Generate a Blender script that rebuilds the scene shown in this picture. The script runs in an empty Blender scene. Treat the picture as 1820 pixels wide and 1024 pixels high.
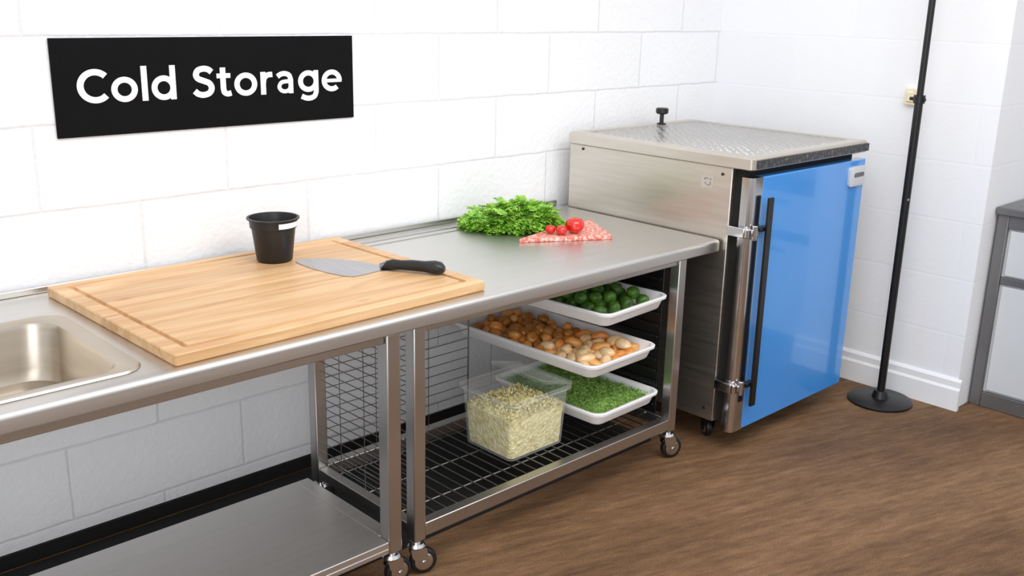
import bpy, math, random
from mathutils import Vector, Matrix, noise
random.seed(7)
scene = bpy.context.scene
COL = scene.collection
W = {}

def lin(c):
    out = []
    for v in c[:3]:
        v = v/255.0
        out.append(v/12.92 if v <= 0.04045 else ((v+0.055)/1.055)**2.4)
    return (*out, 1.0)

# ------------------------------------------------------------------ materials
def mat(name, c1, c2=None, scale=5.0, rough=0.5, metal=0.0, bump=0.0, bscale=60.0,
        stretch=(1, 1, 1), coat=0.0, rvar=0.0, lo=0.35, hi=0.65, spec=0.5, sss=0.0, detail=4.0):
    m = bpy.data.materials.new(name)
    m.use_nodes = True
    nt = m.node_tree
    b = nt.nodes["Principled BSDF"]
    b.inputs["Base Color"].default_value = lin(c1)
    b.inputs["Roughness"].default_value = rough
    b.inputs["Metallic"].default_value = metal
    b.inputs["Coat Weight"].default_value = coat
    b.inputs["Coat Roughness"].default_value = 0.05
    b.inputs["Specular IOR Level"].default_value = spec
    if sss:
        b.inputs["Subsurface Weight"].default_value = sss
        b.inputs["Subsurface Scale"].default_value = 0.01
    tc = nt.nodes.new("ShaderNodeTexCoord")
    mp = nt.nodes.new("ShaderNodeMapping")
    mp.inputs["Scale"].default_value = stretch
    nt.links.new(tc.outputs["Object"], mp.inputs["Vector"])
    if c2 is not None or rvar:
        n = nt.nodes.new("ShaderNodeTexNoise")
        n.inputs["Scale"].default_value = scale
        n.inputs["Detail"].default_value = detail
        nt.links.new(mp.outputs["Vector"], n.inputs["Vector"])
        if c2 is not None:
            r = nt.nodes.new("ShaderNodeValToRGB")
            r.color_ramp.elements[0].position = lo
            r.color_ramp.elements[1].position = hi
            r.color_ramp.elements[0].color = lin(c1)
            r.color_ramp.elements[1].color = lin(c2)
            nt.links.new(n.outputs["Fac"], r.inputs["Fac"])
            nt.links.new(r.outputs["Color"], b.inputs["Base Color"])
        if rvar:
            mr = nt.nodes.new("ShaderNodeMapRange")
            mr.inputs["From Min"].default_value = 0.3
            mr.inputs["From Max"].default_value = 0.7
            mr.inputs["To Min"].default_value = max(0.02, rough-rvar)
            mr.inputs["To Max"].default_value = rough+rvar
            nt.links.new(n.outputs["Fac"], mr.inputs["Value"])
            nt.links.new(mr.outputs["Result"], b.inputs["Roughness"])
    if bump:
        n2 = nt.nodes.new("ShaderNodeTexNoise")
        n2.inputs["Scale"].default_value = bscale
        n2.inputs["Detail"].default_value = 5
        nt.links.new(mp.outputs["Vector"], n2.inputs["Vector"])
        bp = nt.nodes.new("ShaderNodeBump")
        bp.inputs["Strength"].default_value = bump
        bp.inputs["Distance"].default_value = 0.01
        nt.links.new(n2.outputs["Fac"], bp.inputs["Height"])
        nt.links.new(bp.outputs["Normal"], b.inputs["Normal"])
    return m

def block_wall_mat(name, axis, shift, base, mortar_c, strength=0.5):
    m = bpy.data.materials.new(name)
    m.use_nodes = True
    nt = m.node_tree
    b = nt.nodes["Principled BSDF"]
    b.inputs["Roughness"].default_value = 0.85
    b.inputs["Specular IOR Level"].default_value = 0.15
    geo = nt.nodes.new("ShaderNodeNewGeometry")
    wv = nt.nodes.new("ShaderNodeTexNoise"); wv.inputs["Scale"].default_value = 9; wv.inputs["Detail"].default_value = 3
    nt.links.new(geo.outputs["Position"], wv.inputs["Vector"])
    vm = nt.nodes.new("ShaderNodeVectorMath"); vm.operation = 'MULTIPLY_ADD'
    vm.inputs[1].default_value = (0.010, 0.010, 0.010)
    nt.links.new(wv.outputs["Color"], vm.inputs[0]); nt.links.new(geo.outputs["Position"], vm.inputs[2])
    sp = nt.nodes.new("ShaderNodeSeparateXYZ")
    nt.links.new(vm.outputs[0], sp.inputs[0])
    a1 = nt.nodes.new("ShaderNodeMath"); a1.operation = 'SUBTRACT'; a1.inputs[1].default_value = shift+0.005
    a2 = nt.nodes.new("ShaderNodeMath"); a2.operation = 'SUBTRACT'; a2.inputs[1].default_value = 0.098-0.262*2
    nt.links.new(sp.outputs[axis], a1.inputs[0])
    nt.links.new(sp.outputs["Z"], a2.inputs[0])
    cb = nt.nodes.new("ShaderNodeCombineXYZ")
    nt.links.new(a1.outputs[0], cb.inputs[0]); nt.links.new(a2.outputs[0], cb.inputs[1])
    br = nt.nodes.new("ShaderNodeTexBrick")
    br.inputs["Scale"].default_value = 1.0
    br.inputs["Brick Width"].default_value = 0.632
    br.inputs["Row Height"].default_value = 0.262
    br.inputs["Mortar Size"].default_value = 0.0085
    br.inputs["Mortar Smooth"].default_value = 1.0
    br.inputs["Color1"].default_value = lin(base)
    br.inputs["Color2"].default_value = lin([v-3 for v in base])
    br.inputs["Mortar"].default_value = lin(mortar_c)
    nt.links.new(cb.outputs[0], br.inputs["Vector"])
    nt.links.new(br.outputs["Color"], b.inputs["Base Color"])
    n = nt.nodes.new("ShaderNodeTexNoise"); n.inputs["Scale"].default_value = 48; n.inputs["Detail"].default_value = 5
    nt.links.new(geo.outputs["Position"], n.inputs["Vector"])
    mx = nt.nodes.new("ShaderNodeMath"); mx.operation = 'MULTIPLY_ADD'
    mx.inputs[1].default_value = -0.7
    nt.links.new(br.outputs["Fac"], mx.inputs[0])
    ml = nt.nodes.new("ShaderNodeMath"); ml.operation = 'MULTIPLY'; ml.inputs[1].default_value = 1.2
    nt.links.new(n.outputs["Fac"], ml.inputs[0])
    nt.links.new(ml.outputs[0], mx.inputs[2])
    bp = nt.nodes.new("ShaderNodeBump"); bp.inputs["Strength"].default_value = strength; bp.inputs["Distance"].default_value = 0.005
    nt.links.new(mx.outputs[0], bp.inputs["Height"])
    nt.links.new(bp.outputs["Normal"], b.inputs["Normal"])
    return m

def clear_mat(name, fac=0.2, tint=(235, 240, 240)):
    m = bpy.data.materials.new(name)
    m.use_nodes = True
    nt = m.node_tree
    b = nt.nodes["Principled BSDF"]
    b.inputs["Base Color"].default_value = lin(tint)
    b.inputs["Roughness"].default_value = 0.1
    tr = nt.nodes.new("ShaderNodeBsdfTransparent")
    mix = nt.nodes.new("ShaderNodeMixShader")
    fr = nt.nodes.new("ShaderNodeLayerWeight"); fr.inputs["Blend"].default_value = 0.25
    ad = nt.nodes.new("ShaderNodeMath"); ad.operation = 'MULTIPLY_ADD'; ad.inputs[1].default_value = 0.4; ad.inputs[2].default_value = fac; ad.use_clamp = True
    nt.links.new(fr.outputs["Facing"], ad.inputs[0])
    nt.links.new(ad.outputs[0], mix.inputs[0])
    nt.links.new(tr.outputs[0], mix.inputs[1])
    nt.links.new(b.outputs[0], mix.inputs[2])
    nt.links.new(mix.outputs[0], nt.nodes["Material Output"].inputs["Surface"])
    return m

M = {}
M['steel'] = mat("brushed_steel", (212, 210, 206), (216, 214, 211), scale=2.0, rough=0.36, metal=1, rvar=0.012, stretch=(1, 30, 30), detail=2)
M['shelf'] = mat("satin_steel_shelf", (224, 223, 222), (228, 227, 226), scale=2.0, rough=0.38, metal=1, rvar=0.02, stretch=(1, 25, 25), detail=2)
M['steel_side'] = mat("brushed_steel_warm", (212, 205, 195), (220, 213, 204), scale=2.5, rough=0.38, metal=1, rvar=0.02, stretch=(1, 1.5, 25), detail=3)
M['basin'] = mat("basin_steel", (192, 182, 168), (200, 191, 179), scale=3, rough=0.33, metal=1, rvar=0.02, stretch=(1, 1, 12))
M['steel_dark'] = mat("steel_tube", (192, 190, 187), (198, 196, 193), scale=3, rough=0.32, metal=1, rvar=0.02)
M['chrome'] = mat("chrome", (215, 215, 218), rough=0.14, metal=1, c2=(205, 205, 208))
M['wire'] = mat("wire_steel", (150, 150, 150), (120, 120, 120), rough=0.3, metal=1)
M['black'] = mat("black_plastic", (18, 18, 20), (26, 26, 28), rough=0.4, scale=20)
M['blackmetal'] = mat("black_painted_metal", (14, 14, 15), (20, 20, 21), rough=0.35, scale=20)
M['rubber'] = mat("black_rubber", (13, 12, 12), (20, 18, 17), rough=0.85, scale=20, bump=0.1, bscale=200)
M['sign'] = mat("sign_black", (7, 7, 10), (10, 10, 13), rough=0.7, scale=8, spec=0.15)
M['white'] = mat("white_letter", (252, 252, 252), (246, 246, 246), rough=0.5)
M['tray'] = mat("white_plastic", (240, 240, 242), (246, 246, 248), rough=0.3, scale=6)
M['blue'] = mat("blue_enamel", (62, 146, 228), (66, 150, 230), rough=0.2, scale=1.5, coat=0.7)
M['paint'] = mat("white_paint", (245, 246, 248), (240, 241, 244), rough=0.5, scale=3)
M['grey'] = mat("grey_metal_frame", (128, 128, 130), (118, 118, 120), rough=0.4, metal=0.6, scale=5)
M['panel'] = mat("pale_panel", (205, 210, 214), (214, 218, 222), rough=0.35, scale=2)
M['cream'] = mat("cream_plastic", (240, 230, 202), (236, 226, 196), rough=0.4)
M['blade'] = mat("blade_steel", (164, 165, 168), (182, 182, 186), scale=6, rough=0.25, metal=1, stretch=(20, 1, 1))
M['leaf'] = mat("leaf_green", (84, 154, 34), (172, 218, 84), scale=30, rough=0.4, lo=0.34, hi=0.64, sss=0.1)
M['stem'] = mat("pale_stem", (176, 208, 110), (196, 222, 140), scale=20, rough=0.45)
M['herb'] = mat("chopped_herb", (92, 142, 52), (172, 206, 112), scale=60, rough=0.6, bump=0.6, bscale=120)
M['sprout'] = mat("sprout_green", (34, 72, 16), (82, 128, 34), scale=20, rough=0.4, bump=0.2, bscale=50)
M['brown'] = mat("roasted_brown", (160, 92, 28), (222, 158, 74), scale=16, rough=0.35, bump=0.12, bscale=50, coat=0.3)
M['orange'] = mat("roasted_orange", (228, 134, 48), (244, 192, 116), scale=14, rough=0.35, bump=0.1, bscale=50, coat=0.3)
M['cream_food'] = mat("pale_bean", (232, 190, 132), (248, 226, 186), scale=16, rough=0.35, bump=0.1, coat=0.3)
M['grain'] = mat("cooked_grain", (204, 188, 108), (244, 236, 186), scale=48, rough=0.65, bump=1.0, bscale=80, lo=0.3, hi=0.6)
M['tomato'] = mat("tomato_red", (200, 20, 12), (216, 36, 20), rough=0.15, scale=8, coat=0.6)
M['meat'] = mat("marbled_meat", (214, 106, 92), (242, 204, 190), scale=75, rough=0.5, bump=0.1, bscale=120, lo=0.42, hi=0.62, detail=5)
M['clear'] = clear_mat("clear_plastic", 0.05)
M['mark'] = mat("faint_grey_ink", (112, 110, 106), (122, 120, 116), rough=0.5)
M['plate'] = mat("silver_plate", (226, 228, 232), (216, 218, 222), rough=0.35, metal=0.4)

def wood_mat():
    m = bpy.data.materials.new("maple_wood"); m.use_nodes = True
    nt = m.node_tree; b = nt.nodes["Principled BSDF"]
    b.inputs["Roughness"].default_value = 0.45
    tc = nt.nodes.new("ShaderNodeTexCoord")
    sp = nt.nodes.new("ShaderNodeSeparateXYZ"); nt.links.new(tc.outputs["Object"], sp.inputs[0])
    dv = nt.nodes.new("ShaderNodeMath"); dv.operation = 'MULTIPLY'; dv.inputs[1].default_value = 8.3
    nt.links.new(sp.outputs["Y"], dv.inputs[0])
    fl = nt.nodes.new("ShaderNodeMath"); fl.operation = 'FLOOR'; nt.links.new(dv.outputs[0], fl.inputs[0])
    wn = nt.nodes.new("ShaderNodeTexWhiteNoise"); wn.noise_dimensions = '1D'; nt.links.new(fl.outputs[0], wn.inputs["W"])
    off = nt.nodes.new("ShaderNodeVectorMath"); off.operation = 'ADD'
    nt.links.new(tc.outputs["Object"], off.inputs[0]); nt.links.new(wn.outputs["Color"], off.inputs[1])
    mp = nt.nodes.new("ShaderNodeMapping"); mp.inputs["Scale"].default_value = (0.9, 9, 9)
    nt.links.new(off.outputs[0], mp.inputs[0])
    n = nt.nodes.new("ShaderNodeTexNoise"); n.inputs["Scale"].default_value = 2.2; n.inputs["Detail"].default_value = 6; n.inputs["Distortion"].default_value = 0.9
    nt.links.new(mp.outputs[0], n.inputs["Vector"])
    r = nt.nodes.new("ShaderNodeValToRGB")
    e = r.color_ramp.elements
    e[0].position = 0.25; e[0].color = lin((192, 142, 96))
    e[1].position = 0.75; e[1].color = lin((230, 194, 150))
    k = e.new(0.5); k.color = lin((216, 174, 126))
    nt.links.new(n.outputs["Fac"], r.inputs[0])
    mp2 = nt.nodes.new("ShaderNodeMapping"); mp2.inputs["Scale"].default_value = (0.8, 2.2, 1)
    nt.links.new(tc.outputs["Object"], mp2.inputs[0])
    v = nt.nodes.new("ShaderNodeTexVoronoi"); v.inputs["Scale"].default_value = 4.2
    nt.links.new(mp2.outputs[0], v.inputs["Vector"])
    r2 = nt.nodes.new("ShaderNodeValToRGB")
    r2.color_ramp.elements[0].position = 0.02; r2.color_ramp.elements[0].color = (0.5, 0.5, 0.5, 1)
    r2.color_ramp.elements[1].position = 0.14; r2.color_ramp.elements[1].color = (0, 0, 0, 1)
    nt.links.new(v.outputs["Distance"], r2.inputs[0])
    mx = nt.nodes.new("ShaderNodeMix"); mx.data_type = 'RGBA'
    nt.links.new(r2.outputs[0], mx.inputs[0])
    nt.links.new(r.outputs[0], mx.inputs[6])
    mx.inputs[7].default_value = lin((158, 100, 56))
    mr = nt.nodes.new("ShaderNodeMapRange"); mr.inputs["To Min"].default_value = 0.90; mr.inputs["To Max"].default_value = 1.05
    nt.links.new(wn.outputs["Value"], mr.inputs[0])
    mu = nt.nodes.new("ShaderNodeMix"); mu.data_type = 'RGBA'; mu.blend_type = 'MULTIPLY'; mu.inputs[0].default_value = 1
    nt.links.new(mx.outputs[2], mu.inputs[6]); nt.links.new(mr.outputs[0], mu.inputs[7])
    nt.links.new(mu.outputs[2], b.inputs["Base Color"])
    return m
M['wood'] = wood_mat()

def floor_shading():
    m = bpy.data.materials.new("brown_floor"); m.use_nodes = True
    nt = m.node_tree; b = nt.nodes["Principled BSDF"]
    b.inputs["Roughness"].default_value = 0.7
    b.inputs["Specular IOR Level"].default_value = 0.3
    geo = nt.nodes.new("ShaderNodeNewGeometry")
    def streak(sc, sx, sy, ang, det, ro):
        mp = nt.nodes.new("ShaderNodeMapping"); mp.vector_type = 'TEXTURE'
        mp.inputs["Scale"].default_value = (sx, sy, 1); mp.inputs["Rotation"].default_value = (0, 0, math.radians(ang))
        nt.links.new(geo.outputs["Position"], mp.inputs[0])
        n = nt.nodes.new("ShaderNodeTexNoise"); n.inputs["Scale"].default_value = sc; n.inputs["Detail"].default_value = det; n.inputs["Roughness"].default_value = ro
        nt.links.new(mp.outputs[0], n.inputs["Vector"]); return n
    def mul(sock, f, add=None):
        q = nt.nodes.new("ShaderNodeMath"); q.operation = 'MULTIPLY_ADD'; q.inputs[1].default_value = f; q.inputs[2].default_value = 0
        nt.links.new(sock, q.inputs[0])
        if add is not None: nt.links.new(add, q.inputs[2])
        return q.outputs[0]
    n = streak(1.6, 1.8, 0.8, -16, 8, 0.6)
    n3 = streak(14.0, 5.0, 0.55, -16, 5, 0.65)
    n4 = streak(40.0, 3.5, 0.8, -20, 4, 0.7)
    s = mul(n4.outputs["Fac"], 0.25, mul(n3.outputs["Fac"], 0.33, mul(n.outputs["Fac"], 0.42)))
    r = nt.nodes.new("ShaderNodeValToRGB"); e = r.color_ramp.elements
    e[0].position = 0.38; e[0].color = lin((84, 60, 41))
    e[1].position = 0.63; e[1].color = lin((146, 113, 82))
    k = e.new(0.50); k.color = lin((116, 86, 60))
    nt.links.new(s, r.inputs[0])
    n2 = nt.nodes.new("ShaderNodeTexNoise"); n2.inputs["Scale"].default_value = 190; n2.inputs["Detail"].default_value = 3
    nt.links.new(geo.outputs["Position"], n2.inputs["Vector"])
    mr = nt.nodes.new("ShaderNodeMapRange"); mr.inputs["From Min"].default_value = 0.35; mr.inputs["From Max"].default_value = 0.65
    mr.inputs["To Min"].default_value = 0.76; mr.inputs["To Max"].default_value = 1.18
    nt.links.new(n2.outputs["Fac"], mr.inputs[0])
    mx = nt.nodes.new("ShaderNodeMix"); mx.data_type = 'RGBA'; mx.blend_type = 'MULTIPLY'; mx.inputs[0].default_value = 1
    nt.links.new(r.outputs[0], mx.inputs[6]); nt.links.new(mr.outputs[0], mx.inputs[7])
    nt.links.new(mx.outputs[2], b.inputs["Base Color"])
    bp = nt.nodes.new("ShaderNodeBump"); bp.inputs["Strength"].default_value = 0.15; bp.inputs["Distance"].default_value = 0.002
    nt.links.new(n2.outputs["Fac"], bp.inputs["Height"]); nt.links.new(bp.outputs[0], b.inputs["Normal"])
    return m
M['floor'] = floor_shading()

def diamond_mat():
    m = bpy.data.materials.new("quilted_steel"); m.use_nodes = True
    nt = m.node_tree; b = nt.nodes["Principled BSDF"]
    b.inputs["Base Color"].default_value = lin((208, 204, 198)); b.inputs["Metallic"].default_value = 1; b.inputs["Roughness"].default_value = 0.18
    geo = nt.nodes.new("ShaderNodeNewGeometry")
    outs = []
    for a in (45, -45):
        mp = nt.nodes.new("ShaderNodeMapping"); mp.inputs["Rotation"].default_value = (0, 0, math.radians(a))
        nt.links.new(geo.outputs["Position"], mp.inputs[0])
        w = nt.nodes.new("ShaderNodeTexWave"); w.inputs["Scale"].default_value = 11.0
        w.inputs["Distortion"].default_value = 2.0; w.inputs["Detail Scale"].default_value = 3
        nt.links.new(mp.outputs[0], w.inputs["Vector"]); outs.append(w)
    mx = nt.nodes.new("ShaderNodeMath"); mx.operation = 'MULTIPLY'
    nt.links.new(outs[0].outputs["Fac"], mx.inputs[0]); nt.links.new(outs[1].outputs["Fac"], mx.inputs[1])
    bp = nt.nodes.new("ShaderNodeBump"); bp.inputs["Strength"].default_value = 0.9; bp.inputs["Distance"].default_value = 0.014
    nt.links.new(mx.outputs[0], bp.inputs["Height"]); nt.links.new(bp.outputs[0], b.inputs["Normal"])
    return m
M['diamond'] = diamond_mat()
M['speckle'] = mat("grey_speckled_trim", (84, 84, 86), (144, 144, 146), scale=70, rough=0.4, metal=0.8, lo=0.52, hi=0.72)

# ------------------------------------------------------------------ builders
def rrect(cx, cy, hx, hy, r, z, k=5):
    pts = []
    for (sx, sy, a0) in ((1, 1, 0), (-1, 1, 90), (-1, -1, 180), (1, -1, 270)):
        for i in range(k+1):
            a = math.radians(a0+90*i/k)
            pts.append(Vector((cx+sx*(hx-r)+r*math.cos(a), cy+sy*(hy-r)+r*math.sin(a), z)))
    return pts

def circ(cx, cy, r, z, n=32):
    return [Vector((cx+r*math.cos(2*math.pi*i/n), cy+r*math.sin(2*math.pi*i/n), z)) for i in range(n)]

class B:
    def __init__(s):
        s.v = []; s.f = []
    def box(s, x0, x1, y0, y1, z0, z1):
        n = len(s.v)
        for x in (x0, x1):
            for y in (y0, y1):
                for z in (z0, z1):
                    s.v.append(Vector((x, y, z)))
        for q in ((0, 1, 3, 2), (4, 6, 7, 5), (0, 4, 5, 1), (2, 3, 7, 6), (0, 2, 6, 4), (1, 5, 7, 3)):
            s.f.append([n+i for i in q])
        return s
    def loft(s, rings, c0=True, c1=True, closed=True):
        n = len(s.v); k = len(rings[0])
        for r in rings: s.v.extend([Vector(p) for p in r])
        for j in range(len(rings)-1):
            for i in range(k if closed else k-1):
                a = n+j*k+i; b = n+j*k+(i+1) % k
                s.f.append([a, b, b+k, a+k])
        if c0: s.f.append([n+i for i in reversed(range(k))])
        if c1: s.f.append([n+(len(rings)-1)*k+i for i in range(k)])
        return s
    def tube(s, p, q, r, n=10, r2=None):
        p = Vector(p); q = Vector(q); d = (q-p).normalized()
        a = d.orthogonal().normalized(); b = d.cross(a)
        r2 = r if r2 is None else r2
        R1 = [p+(a*math.cos(2*math.pi*i/n)+b*math.sin(2*math.pi*i/n))*r for i in range(n)]
        R2 = [q+(a*math.cos(2*math.pi*i/n)+b*math.sin(2*math.pi*i/n))*r2 for i in range(n)]
        return s.loft([R1, R2])
    def sphere(s, c, rx, ry, rz, nu=14, nv=9, jit=0, seed=0):
        rings = []
        c = Vector(c)
        for j in range(nv+1):
            ph = math.pi*j/nv*0.998+0.001
            ring = []
            for i in range(nu):
                th = 2*math.pi*i/nu
                d = Vector((math.sin(ph)*math.cos(th), math.sin(ph)*math.sin(th), -math.cos(ph)))
                k = 1+jit*noise.noise(d*1.3+Vector((seed, seed*2.1, 0)))
                ring.append(c+Vector((d.x*rx*k, d.y*ry*k, d.z*rz*k)))
            rings.append(ring)
        return s.loft(rings)
    def xform(s, m):
        s.v = [m @ v for v in s.v]; return s
    def done(s, name, material, parent=None, bevel=0, smooth=True, label=None, category=None, origin=None, seg=2, **props):
        xs = [v.x for v in s.v]; ys = [v.y for v in s.v]; zs = [v.z for v in s.v]
        c = Vector(origin) if origin else Vector(((min(xs)+max(xs))/2, (min(ys)+max(ys))/2, min(zs)))
        me = bpy.data.meshes.new(name)
        me.from_pydata([v-c for v in s.v], [], s.f)
        me.validate()
        import bmesh
        bm = bmesh.new(); bm.from_mesh(me)
        bmesh.ops.recalc_face_normals(bm, faces=bm.faces)
        bm.to_mesh(me); bm.free()
        if smooth:
            me.shade_smooth() if hasattr(me, "shade_smooth") else None
            me.set_sharp_from_angle(angle=math.radians(38))
        me.materials.append(material)
        ob = bpy.data.objects.new(name, me)
        COL.objects.link(ob)
        W[ob] = c
        if parent is not None:
            ob.parent = parent; ob.location = c-W[parent]
        else:
            ob.location = c
        if bevel:
            bv = ob.modifiers.new("bevel", 'BEVEL'); bv.width = bevel; bv.segments = seg; bv.limit_method = 'ANGLE'
            bv.angle_limit = math.radians(40); bv.harden_normals = False
        tag(ob, label, category, **props)
        return ob

def tag(ob, label=None, category=None, **props):
    if label: ob["label"] = label
    if category: ob["category"] = category
    for k, v in props.items(): ob[k] = v

def empty(name, loc, label, category, **props):
    e = bpy.data.objects.new(name, None)
    e.empty_display_size = 0.05
    e.location = loc
    COL.objects.link(e); W[e] = Vector(loc)
    tag(e, label, category, **props)
    return e

# ------------------------------------------------------------------ setting
WY = 3.17; WX = 4.545
B().box(-1.6, 6.2, -2.2, WY+0.1, -0.1, 0).done("floor", M['floor'], smooth=False, label="mottled brown carpeted floor", category="floor", kind="structure")
B().box(-1.6, WX+0.9, WY, WY+0.12, 0, 2.9).done("wall_back", block_wall_mat("block_wall", "X", 0.734, (245, 246, 249), (230, 231, 235), 0.6), smooth=False,
    label="white painted concrete block wall behind the worktop", category="wall", kind="structure")
B().box(WX, WX+0.9, 1.70, WY, 0, 2.9).done("wall_right", block_wall_mat("block_wall_side", "Y", 0.2, (244, 246, 250), (242, 244, 249), 0.15), smooth=False,
    label="white wall beside the refrigerator with faint block joints", category="wall", kind="structure")
B().box(WX+0.9, WX+1.0, -2.2, 1.70, 0, 2.9).done("wall_side", M['paint'], smooth=False, label="white wall behind the grey cabinet", category="wall", kind="structure")
b = B()
prof = [(0, 0), (-0.022, 0), (-0.022, 0.10), (-0.014, 0.112), (-0.014, 0.14), (-0.004, 0.152), (0, 0.152)]
R1 = [Vector((WX+px, 1.682, pz)) for px, pz in prof]
R2 = [Vector((WX+px, WY, pz)) for px, pz in prof]
b.loft([R1, R2]).done("baseboard_right", M['paint'], smooth=False, label="white stepped skirting board along the side wall", category="baseboard", kind="structure")
B().box(-1.6, WX-0.03, WY-0.012, WY, 0, 0.05).done("baseboard_back", M['rubber'], smooth=False, label="low black skirting strip at the block wall", category="baseboard", kind="structure")  # added black strip, paints the shade along the wall foot

# ------------------------------------------------------------------ painted shade under the tables
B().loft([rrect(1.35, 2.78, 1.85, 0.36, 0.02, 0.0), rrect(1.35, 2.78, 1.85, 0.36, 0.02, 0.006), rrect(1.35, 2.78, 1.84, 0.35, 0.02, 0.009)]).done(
    "floor_mat", M['rubber'], label="black rubber mat on the floor under the tables", category="mat")  # added sheet, its black colour stands in for shade on the brown floor

# ------------------------------------------------------------------ worktop
X0, X1, Y0, Y1, ZT = -0.15, 3.305, 2.235, 3.15, 0.90
wt = empty("worktop", (1.6, 2.7, 0.855), "long brushed stainless steel worktop with built-in sink", "worktop")
b = B()
hx0, hx1, hy0, hy1 = 0.34, 0.955, 2.315, 2.88
ny = 2.275
b.box(X0, X1, hy1, Y1, 0.87, ZT)
b.box(X0, X1, ny, hy0, 0.87, ZT)
b.box(X0, hx0, hy0, hy1, 0.87, ZT)
b.box(hx1, X1, hy0, hy1, 0.87, ZT)
pr = [(ny, 0.87), (ny, ZT)]
for i in range(7):
    a = math.radians(90+90*i/6)
    pr.append((Y0+0.014+0.014*math.cos(a), ZT-0.014+0.014*math.sin(a)))
pr += [(Y0, 0.856), (Y0+0.004, 0.852), (Y0+0.018, 0.852), (Y0+0.018, 0.87)]
b.loft([[Vector((X0, y, z)) for y, z in pr], [Vector((X1, y, z)) for y, z in pr]])
b.done("top", M['steel'], wt)
b = B(); b.box(X0, X1, Y1-0.015, Y1, ZT, ZT+0.022)
b.done("backsplash", M['steel'], wt, bevel=0.004)
for y in (3.055, 3.005):
    B().box(2.12, 2.66, y, y+0.008, ZT, ZT+0.0025).done("trim_strip", M['steel_dark'], wt)
b = B()
cx, cy = 0.650, 2.597
hX, hY = 0.33, 0.297
b.loft([rrect(cx, cy, hX, hY, 0.07, ZT+0.001, 8), rrect(cx, cy, hX-0.004, hY-0.004, 0.068, ZT+0.006, 8),
        rrect(cx, cy, hX-0.040, hY-0.034, 0.07, ZT+0.005, 8), rrect(cx, cy, hX-0.046, hY-0.041, 0.075, ZT+0.001, 8),
        rrect(cx, cy+0.002, hX-0.050, hY-0.046, 0.08, ZT-0.012, 8), rrect(cx, cy+0.046, hX-0.056, hY-0.096, 0.085, ZT-0.125, 8),
        rrect(cx, cy+0.060, hX-0.064, hY-0.122, 0.09, ZT-0.158, 8), rrect(cx, cy+0.064, hX-0.09, hY-0.15, 0.09, ZT-0.168, 8)], False, True)
b.done("sink_basin", M['basin'], wt)
b = B(); dy = cy+0.064
b.loft([circ(cx, dy, 0.045, ZT-0.1675), circ(cx, dy, 0.045, ZT-0.163), circ(cx, dy, 0.035, ZT-0.164)])
b.done("drain", M['chrome'], wt)

# ------------------------------------------------------------------ casters
def caster(parent, x, y, ztop, yaw=0.0, r=0.046, steel='chrome'):
    c = Vector((x, y, 0))
    m = Matrix.Translation(c) @ Matrix.Rotation(yaw, 4, 'Z')
    off = 0.022
    b = B()
    b.tube((0, 0, ztop), (0, 0, r*2+0.014), 0.015, 14)
    b.loft([circ(0, 0, 0.026, r*2+0.006, 18), circ(0, 0, 0.030, r*2+0.012, 18), circ(0, 0, 0.024, r*2+0.022, 18)])
    for sy in (-1, 1):
        yy = sy*0.021
        p = [(-0.024, r*2+0.008), (0.028, r*2+0.008), (off+0.018, r-0.004), (off+0.004, r-0.016), (off-0.014, r-0.010), (-0.018, r+0.024)]
        b.loft([[Vector((px, yy-0.0018, pz)) for px, pz in p], [Vector((px, yy+0.0018, pz)) for px, pz in p]])
    b.box(-0.024, 0.028, -0.022, 0.022, r*2+0.003, r*2+0.008)
    b.tube((off, -0.026, r), (off, 0.026, r), 0.008, 10)
    b.xform(m)
    cs = b.done("caster", M[steel], parent, label="chrome swivel caster" if steel == 'chrome' else None)
    n = 28
    def wring(rr, yy): return [Vector((off+rr*math.cos(2*math.pi*i/n), yy, r+rr*math.sin(2*math.pi*i/n))) for i in range(n)]
    b = B()
    b.loft([wring(*q) for q in ((0.012, -0.014), (r-0.008, -0.014), (r-0.002, -0.010), (r, 0), (r-0.002, 0.010), (r-0.008, 0.014), (0.012, 0.014))])
    b.xform(m)
    b.done("wheel", M['black'], cs, label="black rubber wheel")
    b = B()
    b.loft([wring(*q) for q in ((0.010, -0.018), (r*0.62, -0.0155), (r*0.66, -0.0142), (r*0.66, 0.0142), (r*0.62, 0.0155), (0.010, 0.018))])
    b.xform(m)
    b.done("hub", M[steel] if steel == 'chrome' else M['grey'], cs)

# ------------------------------------------------------------------ sink table frame
sf = empty("table_frame", (0.9, 2.52, 0), "stainless steel table frame with solid lower shelf on casters", "table")
for (x, y) in ((1.695, 2.275), (0.0, 2.275), (0.0, 2.775)):
    B().box(x-0.025, x+0.025, y-0.025, y+0.025, 0.125, 0.8505).done("leg", M['steel_dark'], sf, bevel=0.004)
    caster(sf, x, y, 0.125, yaw=random.uniform(-0.6, 0.9))
b = B(); b.box(0.026, 1.669, 2.25, 2.79, 0.150, 0.172)
b.box(0.026, 1.669, 2.25, 2.262, 0.132, 0.150)
b.box(1.669, 1.72, 2.302, 2.79, 0.150, 0.172)
b.done("lower_shelf", M['shelf'], sf, bevel=0.003)
B().box(0.026, 1.669, 2.262, 2.284, 0.82, 0.8505).done("rail", M['steel_dark'], sf, bevel=0.002)

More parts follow.
